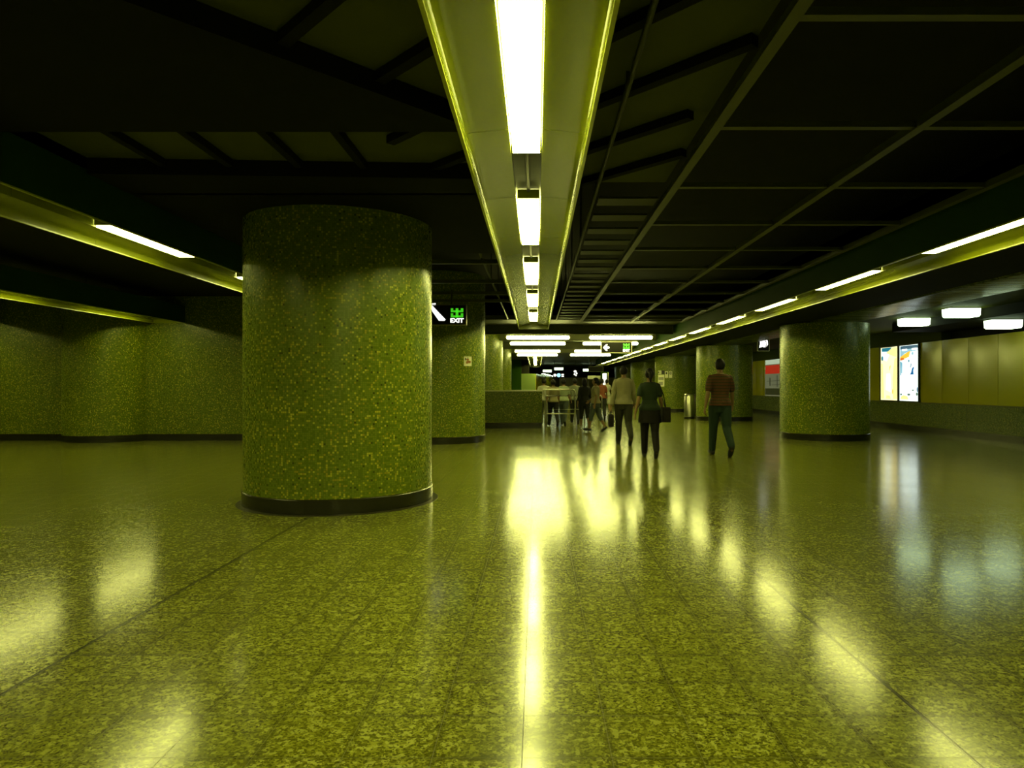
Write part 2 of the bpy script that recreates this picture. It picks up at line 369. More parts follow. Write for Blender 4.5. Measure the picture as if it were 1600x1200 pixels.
# dim boards high over the near part, bounded by dark beams laid on the diagonal
trim(MB().box(-3.7, 1.19, -2, 6.5, 3.13, 3.2), M['dim'], smooth=False)
dk = thing('ribbed_ceiling', 'dark diagonal ribs below the dim ceiling boards', 'ceiling ribs', (0,0,0))
du = Vector((-.68, .733, 0))
for i in range(-2, 8):
    c = Vector((-.45, 4.78, 0)) + Vector((.669, .743, 0))*(i*.62 - 2.6)
    a, b = c + du*(-3.5), c + du*1.9
    def clip(p, q, xr, yr):
        # keep to x in [-3.65,1.17], y<6.4
        d = q - p; t0, t1 = 0., 1.
        for k, lo, hi in ((0,*xr),(1,*yr)):
            if abs(d[k]) < 1e-6: continue
            e0, e1 = sorted(((lo-p[k])/d[k], (hi-p[k])/d[k])); t0, t1 = max(t0,e0), min(t1,e1)
        return (p + d*t0, p + d*t1) if t1 > t0 + .05 else None
    for r in (clip(a, b, (-3.65, 1.17), (.5, 4.8)), clip(a, b, (-1.1, 1.17), (4.8, 6.4))):
        if r: MB().bar((*r[0].xy, 3.13), (*r[1].xy, 3.13), .07, .06).build('rib', M['beam'], dk, smooth=False)
for x in (-3.1, -2.55, -1.98, -1.45):
    MB().box(x-.03, x+.03, 4.86, 5.9, 3.07, 3.13).build('rib', M['beam'], dk, smooth=False)
trim(MB().prism([(-3.7,4.85),(-.47,4.85),(-.47,4.74),(-1.88,3.19),(-3.7,1.17)], 3.0, 3.13, 'z'), M['beam'], smooth=False)
trim(MB().prism([(-3.7,5.8),(-.47,5.95),(-.47,6.45),(-3.7,6.45)], 3.0, 3.13, 'z'), M['beam'], smooth=False)
trim(MB().box(-3.7, -.47, 6.45, 9.3, 3.0, 3.72), M['beam'], smooth=False)
trim(MB().box(-3.7, -.47, 6.40, 6.45, 3.0, 3.035), M['case'], smooth=False)
trim(MB().box(-17.5, -4.6, -2, 16.1, 3.3, 3.4), M['void'], smooth=False)
sl = thing('slatted_ceiling', 'narrow crosswise ceiling slats beside the middle light trough', 'ceiling slats', (0,0,3.0))
for k in range(19):
    y = 6.9 + .655*k
    MB().box(.6, 1.17, y-.13, y+.13, .05, .07).build('slat', M['slat'], sl, smooth=False)
pp = thing('ceiling_pipe', 'thin pipe hung along the right of the middle light trough', 'pipe', (0,0,0))
MB().limb([(.545,1,3.02),(.545,19.2,3.02)], [.018,.018], 10).build('pipe', M['slat'], pp)
for k in range(8): MB().box(.535, .555, 2+2.2*k, 2.03+2.2*k, 3.03, 3.72).build('hanger', M['rod'], pp, smooth=False)
pp = thing('ceiling_pipe', 'thin pipe hung left of the middle light trough, near the exit sign', 'pipe', (0,0,0))
MB().limb([(-.78,9.4,3.085),(-.78,19.2,3.085)], [.02,.02], 10).build('pipe', M['rail'], pp)
for k in range(4): MB().box(-.79, -.77, 10+2.2*k, 10.03+2.2*k, 3.03, 3.72).build('hanger', M['rod'], pp, smooth=False)

# crosswise lamp rows in the distance
rows = [(21.3,'nearest'),(24.3,'second'),(29.7,'third'),(33.3,'farthest')]
for i, (y, wd) in enumerate(rows):
    bm_ = thing('ceiling_beam', '%s of the crosswise olive ceiling beams carrying lamps' % wd, 'beam', (0,y,0))
    MB().box(-4.0, 4.1, -.16, .16, 2.83, 3.07).build('beam', M['olive'], bm_, smooth=False)
    MB().box(-4.0, 4.1, -.2, -.17, 2.80, 2.85).build('cable_tray', M['rail'], bm_, smooth=False)
def fixture(x, y, label):
    t = thing('batten_lamp', label, 'lamp', (x, y, 2.64), 0, 'crosswise lamps under the beams')
    MB().box(-.92, .92, -.05, .05, .13, .19).build('lamp_body', M['olive'], t, smooth=False)
    MB().limb([(-.9,0,.075),(.9,0,.075)], [.055,.055], 14).build('diffuser', M['batten'], t)
    return t
fx = fixture(.05, 21.3, 'left one of the nearest pair of crosswise lamps')
for i, (y, wd) in enumerate(rows):
    for x, side in ((.05,'left'),(2.56,'right')):
        if i == 0 and side == 'left': continue
        dup(fx, (x, y, 2.64), 0, '%s one of the %s pair of crosswise lamps' % (side, wd))

# ------------------------------------------------------------------ fittings by the right wall
def softlamp(x, y, z, label):
    t = thing('soffit_lamp', label, 'lamp', (x, y, z), 0, 'white box lamps by the right wall')
    MB().box(-.31, .31, 0, .3, .17, .19).build('lamp_body', M['paleframe'], t, smooth=False)
    p = [(-.31,.17),(-.30,.03),(-.27,0),(.27,0),(.30,.03),(.31,.17)]
    MB().prism(p, 0, .3).build('diffuser', M['cool'], t)
    return t
s0 = softlamp(8.66, 14.2, 2.65, 'white box lamp in the middle, highest of the three above the yellow panels')
dup(s0, (8.82,16.3,2.65), 0, 'white box lamp nearest the lit posters, beside the right pillar')
dup(s0, (9.68,14.45,2.44), 0, 'white box lamp farthest right, at the frame edge')
dup(s0, (8.8,22.6,2.65), 0, 'unseen white box lamp added behind the broad right pillar')  # unseen lamp, added to light the wall panels
dup(s0, (8.9,31.8,2.65), 0, 'unseen white box lamp added behind the pillar with the litter bin')  # also added out of view, to brighten the panels farther back

# lit posters in the right wall
def emat(n, c, s): return mat(n, tuple(min(.8, x) for x in c), .3, emit=c, es=s)
E = dict(cream=emat('poster cream', (1,.93,.5), 1.35), warm=emat('poster warm', (1,.8,.32), 1.15), white=emat('poster white', (.86,1,.95), 1.7), sky=emat('poster sky', (.35,.62,.75), .9),
         teal=emat('poster teal', (.02,.25,.38), .7), navy=emat('poster navy', (.03,.12,.25), .6), orange=emat('poster orange', (1,.55,.05), 1.1), rust=emat('poster rust', (.8,.2,.02), .9),
         blue=emat('poster blue', (.01,.15,.42), .8), leaf=emat('poster leaf', (.15,.25,.2), .6), lemon=emat('poster lemon', (.95,.95,.35), 1.0))
def lightbox(y0, y1, label, art, base):
    t = thing('poster_lightbox', label, 'poster', (XR, y0, .8))
    W, H = y1-y0, 1.62
    f = MB(); f.box(-.02,.06,0,W,0,.03).box(-.02,.06,0,W,H-.03,H).box(-.02,.06,0,.03,.03,H-.03).box(-.02,.06,W-.03,W,.03,H-.03)
    f.build('frame', M['rod'], t, smooth=False)
    p = MB().box(.0,.03,.03,W-.03,.03,H-.03).build('lit_panel', E[base], t, smooth=False)
    for i, (c, pts) in enumerate(art):       # pts in 0..1 seen by a viewer: u left->right, v bottom->top
        q = [((1-u)*(W-.08)+.04, v*(H-.08)+.04) for u, v in pts]
        MB().prism(q, -.0012-.0006*i, .0, 'x').build('print', E[c], p, smooth=False)
    return t
el = lambda cx, cy, rx, ry, n=10, ph=0: [(cx+rx*math.cos(2*PI*i/n+ph), cy+ry*math.sin(2*PI*i/n+ph)) for i in range(n)]
lightbox(20.22, 21.28, 'lit yellow-cream poster, left one of the pair behind the right pillar',
    [('white', [(.03,.8),(.35,.74),(.5,.86),(.42,.97),(.03,.97)]), ('teal', [(.05,.93),(.5,.92),(.66,1),(.05,1)]), ('teal', el(.08,.8,.06,.05)), ('warm', [(.3,.9),(.96,.8),(.97,.99),(.7,.99)]),
     ('warm', [(.74,.02),(.97,.02),(.97,.8),(.82,.78),(.7,.4)]), ('orange', [(.5,.55),(.56,.6),(.6,.66),(.54,.64)]), ('lemon', [(.02,.02),(.2,.02),(.12,.7),(.02,.7)]), ('orange', el(.72,.16,.03,.05)), ('white', [(.3,.2),(.6,.15),(.55,.5),(.35,.5)]), ('lemon', [(.3,.02),(.6,.02),(.55,.08),(.35,.09)])], 'cream')
lightbox(19.12, 20.18, 'lit white-blue poster with an orange band, right one of the pair',
    [('sky', [(.02,.86),(.98,.9),(.98,1),(.02,1)]), ('navy', [(.02,.94),(.98,.94),(.98,1),(.02,1)]), ('white', [(.12,.91),(.4,.91),(.4,.945),(.12,.945)]), ('white', [(.66,.91),(.96,.91),(.96,.945),(.66,.945)]),
     ('sky', [(.02,.8),(.4,.88),(.1,.92),(.02,.9)]), ('orange', [(.02,.74),(.5,.79),(.58,.9),(.42,.88),(.02,.8)]), ('rust', [(.02,.73),(.26,.75),(.2,.79),(.02,.78)]), ('teal', [(.03,.46),(.07,.46),(.09,.72),(.03,.72)]), ('sky', [(.09,.5),(.14,.5),(.15,.7),(.1,.7)]),
     ('blue', [(.56,.47),(.76,.47),(.73,.54),(.79,.61),(.72,.6),(.66,.57),(.64,.52)]), ('navy', [(.58,.6),(.61,.6),(.64,.68),(.6,.66)]), ('teal', el(.5,.72,.03,.025)), ('sky', el(.7,.85,.05,.03)),
     ('leaf', el(.72,.19,.05,.015)), ('leaf', el(.5,.11,.08,.02)), ('leaf', el(.08,.11,.05,.02)), ('lemon', [(.05,.02),(.5,.02),(.42,.08),(.2,.1),(.08,.07)]), ('leaf', el(.93,.12,.04,.03)), ('navy', el(.95,.2,.02,.05))], 'white')
# map board with red band, seen between the two right pillars
t = thing('map_board', 'wall map board with a red band, seen between the two right pillars', 'map board', (XR, 29.12, .805))
MB().box(-.02,.06,0,2.83,0,1.6).build('board', M['mapg'], t, smooth=False)
MB().box(-.026,-.02,.05,2.78,.98,1.36).build('red_band', M['red'], t, smooth=False)
MB().box(-.026,-.02,.05,2.78,1.4,1.6).build('header', M['coolpan'], t, smooth=False)
MB().box(-.026,-.02,.05,2.78,.05,.34).build('footer', M['mapd'], t, smooth=False)
ml = MB()
for a, b in (((.3,.7),(2.6,.66)),((1.2,.4),(1.25,.9)),((.4,.52),(1.9,.5)),((2.1,.45),(2.2,.8))):
    ml.bar((-.024, a[0], a[1]), (-.024, b[0], b[1]), .004, .02) if abs(a[1]-b[1]) < .1 else ml.box(-.027,-.02,a[0],b[0],a[1],b[1])
ml.build('map_lines', M['mapd'], t, smooth=False)
MB().box(-.028,-.02,2.72,2.85,1.18,1.3).box(-.028,-.02,2.72,2.85,1.44,1.54).build('route_number', M['paper'], t, smooth=False)

# ------------------------------------------------------------------ signs
def text_mesh(txt, size, name, m, parent, loc, width=None, bold=0.0):
    cu = bpy.data.curves.new(name, 'FONT'); cu.body = txt; cu.size = size; cu.extrude = .002; cu.align_x = 'CENTER'; cu.align_y = 'BOTTOM_BASELINE'; cu.offset = bold
    o = bpy.data.objects.new(name, cu); C.objects.link(o)
    dg = bpy.context.evaluated_depsgraph_get(); dg.update()
    me = bpy.data.meshes.new_from_object(o.evaluated_get(dg)); bpy.data.objects.remove(o)
    me.materials.clear(); me.materials.append(m)
    q = bpy.data.objects.new(name, me); C.objects.link(q)
    if width:
        xs = [v.co.x for v in me.vertices]; k = width/(max(xs)-min(xs)); mx = (max(xs)+min(xs))/2
        for v in me.vertices: v.co.x = (v.co.x-mx)*k
    q.parent = parent; q.location = loc; q.rotation_euler = (PI/2, 0, 0); return q
def exit_icon(t, cx, z0, w, h, yf, m):
    mb = MB()
    X = lambda a: cx - w/2 + w*a
    Z = lambda b: z0 + h*b
    for a0,a1,b0,b1 in ((.39,.61,0,1),(0,1,.56,.77),(0,.2,.77,1),(.8,1,.77,1),(0,1,0,.22),(0,.2,.22,.45),(.8,1,.22,.45)):
        mb.box(X(a0),X(a1),yf-.004,yf,Z(b0),Z(b1))
    mb.build('exit_symbol', m, t, smooth=False)
def exit_sign(x, y, z, W, H, label, frame, arrow, ztop):
    t = thing('exit_sign', label, 'sign', (x, y, z))
    MB().box(-W/2,W/2,-.05,.05,.012,H-.005).build('sign_face', M['black'], t, smooth=False)
    fr = MB(); e = .016
    fr.box(-W/2-e,W/2+e,-.055,.055,0,.012).box(-W/2-e,W/2+e,-.055,.055,H-.005,H+.008).box(-W/2-e,-W/2,-.055,.055,.012,H-.005).box(W/2,W/2+e,-.055,.055,.012,H-.005)
    fr.build('frame', frame, t, smooth=False)
    for s in (-.32, .32): MB().limb([(s*W,0,H+.01),(s*W,0,ztop-z-.02)], [.012,.012], 8).build('hanger_rod', M['rod'], t)
    ic = .2 if W < 1.1 else .225
    exit_icon(t, W/2-.155, .135, ic, .165, -.05, M['green'])
    text_mesh('EXIT', .105, 'exit_lettering', M['white'], t, (W/2-.155, -.052, .045), ic+.015, .004)
    MB().prism(arrow, -.054, -.05, 'y').build('arrow', M['white'], t, smooth=False)
    return t
# sign by the big pillar: arrow up-left, its head lies behind the pillar from the viewer
cx = -.62
def diag(tailx, tailz, L=.30, w=.05):
    # shaft from upper left to a tail cut level at the bottom, with head at the upper left
    hx, hz = tailx-L, tailz+L*.86
    return [(tailx,tailz),(tailx+.02,tailz+.022),(hx+.075,hz+.02),(hx+.14,hz+.02),(hx+.14,hz+.06),(hx,hz+.045),(hx,hz-.1),(hx+.045,hz-.1),(hx+.045,hz-.035),(tailx-.1,tailz)]
exit_sign(-1.98, 12.7, 2.345, 1.42, .36, 'hanging black sign with green EXIT symbol, cut off by the big pillar', M['bronze'], diag(.33, .075), 3.0)
la = [(-.42,.17),(-.33,.27),(-.28,.27),(-.30,.215),(-.22,.19),(-.22,.15),(-.30,.13),(-.28,.07),(-.33,.07)]
exit_sign(2.5, 22.0, 2.275, .93, .345, 'hanging black EXIT sign with white left arrow and pale frame, before the crosswise lamps', M['paleframe'], la, 3.07)
# illuminated pictogram sign by the right pillars
t = thing('pictogram_sign', 'small lit white pictogram sign hung between the two right pillars', 'sign', (7.83, 24.3, 2.46), 0)
MB().box(-.19,.19,-.05,.05,.0,.48).build('sign_face', M['black'], t, smooth=False)
fr = MB(); fr.box(-.2,.2,-.055,.055,-.012,0).box(-.2,.2,-.055,.055,.48,.49).box(-.2,-.19,-.055,.055,0,.48).box(.19,.2,-.055,.055,0,.48); fr.build('frame', M['paleframe'], t, smooth=False)
pg = MB()
for q in (el(-.07,.3,.06,.07), el(.02,.36,.05,.05), [(-.02,.12),(.06,.12),(.09,.3),(.0,.33),(-.05,.28)], [(.1,.14),(.15,.22),(.14,.34),(.09,.42),(.06,.4),(.1,.3)], [(-.15,.1),(-.03,.14),(-.04,.22),(-.14,.2)], [(-.13,.2),(-.06,.22),(-.07,.3),(-.12,.28)]):
    pg.prism(q, -.055, -.05)
pg.build('pictogram', M['white'], t, smooth=False)
for s in (-.12,.12): MB().limb([(s,0,.5),(s,0,2.69-2.46)], [.01,.01], 8) if False else None
MB().limb([(0,0,.49),(0,0,.37)], [.012,.012], 8).build('hanger_rod', M['rod'], t)
# notices on pillars: curved sheets following the shaft
def on_pillar(u, px, py, R=1.0):
    k = (u-VU)/F; a = k*k+1; b = -2*(k*px+py); c = px*px+py*py-R*R
    y = (-b-math.sqrt(b*b-4*a*c))/(2*a); return math.atan2(y-py, k*y-px), y
def sheet(mb, ang, w, z0, z1, r, n=6):
    vs = []
    for rr in (r+.0008, r+.004):
        for zz in (z0, z1):
            for i in range(n+1):
                a = ang + (i/n-.5)*w; vs.append((rr*math.cos(a), rr*math.sin(a), zz))
    k = n+1; fs = []
    for i in range(n):
        fs += [(i,i+1,k+i+1,k+i),(2*k+i,3*k+i,3*k+i+1,2*k+i+1),(k+i,k+i+1,3*k+i+1,3*k+i),(i,2*k+i,2*k+i+1,i+1)]
    fs += [(0,k,3*k,2*k),(n,2*k+n,3*k+n,k+n)]
    return mb.add(vs, fs)
def notice(u0, u1, v0, v1, px, py, label, marks, pm='paper', name='notice'):
    a, y = on_pillar((u0+u1)/2, px, py); a0, _ = on_pillar(u0, px, py); a1, _ = on_pillar(u1, px, py)
    w = abs(a1-a0); z1, z0 = CH-(v0-VV)/F*y, CH-(v1-VV)/F*y
    t = thing(name, label, 'notice', (px, py, 0))
    sheet(MB(), a, w, z0, z1, 1.0).build('sheet', M[pm], t)
    for mname, mm, fu0, fu1, fv0, fv1 in marks:
        b = MB(); ac = a + ((fu0+fu1)/2-.5)*w
        sheet(b, ac, (fu1-fu0)*w, z0+(z1-z0)*fv0, z0+(z1-z0)*fv1, 1.0045); b.build(mname, M[mm], t)
    return t
notice(725, 737, 557, 572, PX, 16.02, 'small square white notice with a brown pictogram on the second pillar',
    [('pictogram','brown',.3,.62,.6,.75),('pictogram','brown',.45,.85,.3,.55),('pictogram','brown',.25,.5,.25,.5),('pictogram','brown',.4,.55,.5,.65),('lettering','ink',.14,.26,.6,.85),('lettering','ink',.4,.55,.8,.88)])
P3 = 34.8
notice(1028, 1038, 579, 584.5, QX, P3, 'black and white direction plate on the pillar with notices, topmost left',
    [('arrow','ink',.05,.2,.2,.8),('plate_half','ink',.55,1,.0,1),('symbol','ink',.36,.42,.1,.9)], name='direction_plate')
notice(1028, 1037.5, 585.5, 604, QX, P3, 'tall grey paper sheet under the direction plate', [('print','gray',.1,.9,.55,.8),('print','gray',.1,.8,.1,.4)], 'paper')
notice(1039, 1044, 580, 590.5, QX, P3, 'narrow white plate with a dark filled ring, left of a pair', [('ring','ink',.25,.75,.55,.85)], name='small_plate')
notice(1045.3, 1050.3, 580, 590.5, QX, P3, 'narrow white plate with a dark open ring, right of a pair', [('ring','ink',.2,.8,.52,.88),('ring_hole','paper',.36,.64,.62,.78)], name='small_plate')

# ------------------------------------------------------------------ litter bin
t = thing('litter_bin', 'round stainless steel litter bin beside the pillar', 'bin', (5.88, 27.0, 0))
MB().lathe([(0,.06),(.2,.06),(.21,.07),(.21,.86),(.2,.88),(0,.88)], 40).build('body', M['steel'], t)
MB().lathe([(0,0),(.2,0),(.2,.06),(0,.06)], 40).build('base_ring', M['plinth'], t)
MB().lathe([(.0,.9),(.12,.9),(.2,.885),(.214,.89),(.214,.92),(.19,.945),(0,.95)], 40).build('lid', M['steel'], t)

# ------------------------------------------------------------------ tiled counter and steel barriers
t = thing('tiled_counter', 'low green mosaic counter wall with pale top and dark plinth', 'counter', (0,20.8,0))
MB().box(-2.95,.17,0,.45,.16,1.085).build('body', M['wc'], t, smooth=False)
MB().box(-2.95,.155,.012,.44,0,.16).build('plinth', M['plinth'], t, smooth=False)
MB().prism([(-2.95,1.085),(.185,1.085),(.185,1.115),(.175,1.125),(-2.95,1.125)], -.015, .465).build('worktop', M['ctop'], t, smooth=False)
def arc(cx, cz, r, a0, a1, y, n=6): return [(cx+r*math.cos(a0+(a1-a0)*i/n), y, cz+r*math.sin(a0+(a1-a0)*i/n)) for i in range(n+1)]
t = thing('steel_barrier', 'taller steel tube barrier springing from the end of the tiled counter', 'railing', (.02,21.05,0))
Rt = .022
path = [(.19,0,1.14)] + arc(1.06,1.06,.08,PI/2,0,0) + [(1.14,0,.0)]
MB().limb(path, [Rt]*len(path), 12).build('tube_frame', M['steel'], t)
MB().limb([(.19,0,.42),(1.12,0,.42)], [.018]*2, 10).build('middle_rail', M['steel'], t)
MB().limb([(.24,0,0),(.24,0,1.13)], [.02]*2, 10).build('post', M['steel'], t)
t = thing('steel_barrier', 'lower steel loop barrier in front of the crowd by the counter', 'railing', (0,20.75,0))
path = [(.28,0,0),(.28,0,.9)] + arc(.34,.9,.06,PI,PI/2,0)[1:] + arc(1.87,.9,.06,PI/2,0,0) + arc(1.87,.62,.06,0,-PI/2,0) + [(.3,0,.56)]
MB().limb(path, [.02]*len(path), 12).build('tube_loop', M['steel'], t)
MB().limb([(1.42,0,0),(1.42,0,.545)], [.02]*2, 10).build('post', M['steel'], t)

# ------------------------------------------------------------------ the far end
struct(MB().box(-3.0,-.98,45.6,46.0,0,2.96).build('wall_far_left', M['case'], smooth=False))
rb = MB()
for k in range(9): rb.box(-.98+.1*k, -.98+.1*k+.07, 46.0, 46.1, 0, 2.05)
rb.box(-.98,-.05,46.1,46.2,0,2.05); struct(rb.build('wall_far_ribbed', M['ribg'], smooth=False))
struct(MB().box(-.98,-.46,46.1,46.3,2.05,2.96).build('wall_far_header', M['void'], smooth=False))
a, b = Vector((-.05,46.2,0)), Vector((2.6,80,0))
dd = (b-a).normalized()
wf = bpy.data.objects.new('wall_far_yellow', None); C.objects.link(wf); struct(wf)
nP = 22
for k in range(nP):
    p, q = a + (b-a)*(k/nP) + dd*.015, a + (b-a)*((k+1)/nP) - dd*.015
    MB().bar((p.x,p.y,2.05), (q.x,q.y,2.05), .06, 2.05).build('wall_panel', M['yel'], wf, smooth=False)
struct(MB().box(2.6,11,80,80.3,0,2.2).build('wall_end', M['yel'], smooth=False))
struct(MB().box(-.5,11,80.3,80.5,2.2,2.96).build('wall_end_header', M['void'], smooth=False))
def wall_lamp(k, label):
    p = a + (b-a)*k
    t = thing('wall_lamp', label, 'lamp', (p.x+.25, p.y, 2.1), 0, 'row of small lamps on the far yellow wall')
    MB().box(-.16,.16,-.06,.06,.03,.13).build('lamp_shade', M['void'], t, smooth=False)
    MB().box(-.14,.14,-.07,.05,-.02,.03).build('diffuser', M['cool'], t, smooth=False)
    return t
w0 = wall_lamp(.12, 'tiny white lamp on the far yellow wall, nearest of its row')
for k, wd in ((.22,'second'),(.31,'third'),(.4,'fourth'),(.52,'fifth and farthest')):
    p = a + (b-a)*k; dup(w0, (p.x+.25, p.y, 2.1), 0, 'tiny white lamp on the far yellow wall, %s of its row' % wd)
f0 = None
for u, v, Y, lb in ((855,580,60,'white ceiling lamp at the far end, left of the round lit sign'),(873,576.5,58,'white ceiling lamp at the far end, above the round lit sign'),(918,578.5,60,'white ceiling lamp at the far end, beside the dark hanging board')):
    p = at(u, v, Y)
    if f0 is None:
        f0 = thing('far_ceiling_lamp', lb, 'lamp', tuple(p), 0, 'white lamps at the far end')
        MB().box(-.4,.4,-.3,.3,.1,.16).build('lamp_body', M['paleframe'], f0, smooth=False)
        MB().box(-.36,.36,-.28,.28,-.08,.1).build('diffuser', M['cool'], f0, smooth=False)
    else: dup(f0, tuple(p), 0, lb)
M['blue'] = mat('lit pale blue', (.3,.6,.8), .5, emit=(.35,.75,.9), es=1.3)
p = at(873, 586, 50)
t = thing('round_lit_sign', 'lit sign with pale blue disc hung over the far crowd', 'sign', tuple(p))
MB().box(-.42,.42,-.04,.04,-.2,.18).build('sign_face', M['black'], t, smooth=False)
MB().prism(el(0,-.01,.14,.14,20), -.05,-.04).build('disc', M['blue'], t, smooth=False)
MB().prism(el(-.27,-.01,.11,.1,8), -.05,-.04).prism([(.2,-.12),(.36,-.12),(.36,-.04),(.2,-.04)], -.05,-.04).prism([(.2,0),(.36,0),(.36,.08),(.2,.08)], -.05,-.04).build('symbols', M['white'], t, smooth=False)
for s in (-.3,.3): MB().limb([(s,0,.19),(s,0,3.07-p.z)], [.012]*2, 8).build('hanger_rod', M['rod'], t)
p = at(899, 583.5, 50)
t = thing('logo_sign', 'black hanging sign with white round emblem over the far crowd', 'sign', tuple(p))
MB().box(-.22,.22,-.04,.04,-.25,.25).build('sign_face', M['black'], t, smooth=False)
lg = MB()
for q in (el(-.02,.14,.1,.09,12), el(-.06,-.06,.06,.07,8), el(.09,.0,.06,.07,8), el(.04,-.14,.05,.05,8)): lg.prism(q, -.05, -.04)
lg.build('emblem', M['white'], t, smooth=False)
MB().limb([(0,0,.25),(0,0,3.07-p.z)], [.012]*2, 8).build('hanger_rod', M['rod'], t)
p = at(931, 576.5, 38)
t = thing('hanging_board', 'dark blank hanging board with thin pale frame, back side to the viewer', 'sign', tuple(p))
MB().box(-.38,.38,-.05,.05,-.13,.12).build('board', M['black'], t, smooth=False)
fr = MB(); fr.box(-.4,.4,-.055,.055,-.145,-.13).box(.38,.4,-.055,.055,-.13,.14).box(-.4,-.38,-.055,.055,-.13,.14).box(-.4,.4,-.055,.055,.12,.14); fr.build('frame', M['olive'], t, smooth=False)
for s in (-.3,.3): MB().limb([(s,0,.14),(s,0,3.07-p.z)], [.012]*2, 8).build('hanger_rod', M['rod'], t)
t = thing('advert_totem', 'upright lit white advert panel beside the crowd, left of the man in beige', 'advert', (4.36,45,0))
MB().box(-.25,.25,-.08,.08,0,2.15).build('casing', M['case'], t, smooth=False)
MB().box(-.13,.12,-.09,-.08,1.2,2.05).build('lit_panel', M['white'], t, smooth=False)
tl = MB()
for k in range(8): tl.box(-.07, .02+.05*(k % 2), -.095, -.09, 1.27+.09*k, 1.31+.09*k)
tl.build('print', M['gray'], t, smooth=False)
MB().box(.2,.24,-.09,-.08,1.1,2.1).build('edge_strip', M['paleframe'], t, smooth=False)
t = thing('metal_fascia', 'pale metal fascia strip above the far crowd, catching lamp light', 'fascia', (4.0,48,0))
MB().box(-.5,.5,-.1,.1,1.72,1.95).build('fascia', M['steel'], t, smooth=False)
for s in (-.45,.45): MB().box(s-.03,s+.03,-.05,.05,0,1.72).build('post', M['rod'], t, smooth=False)

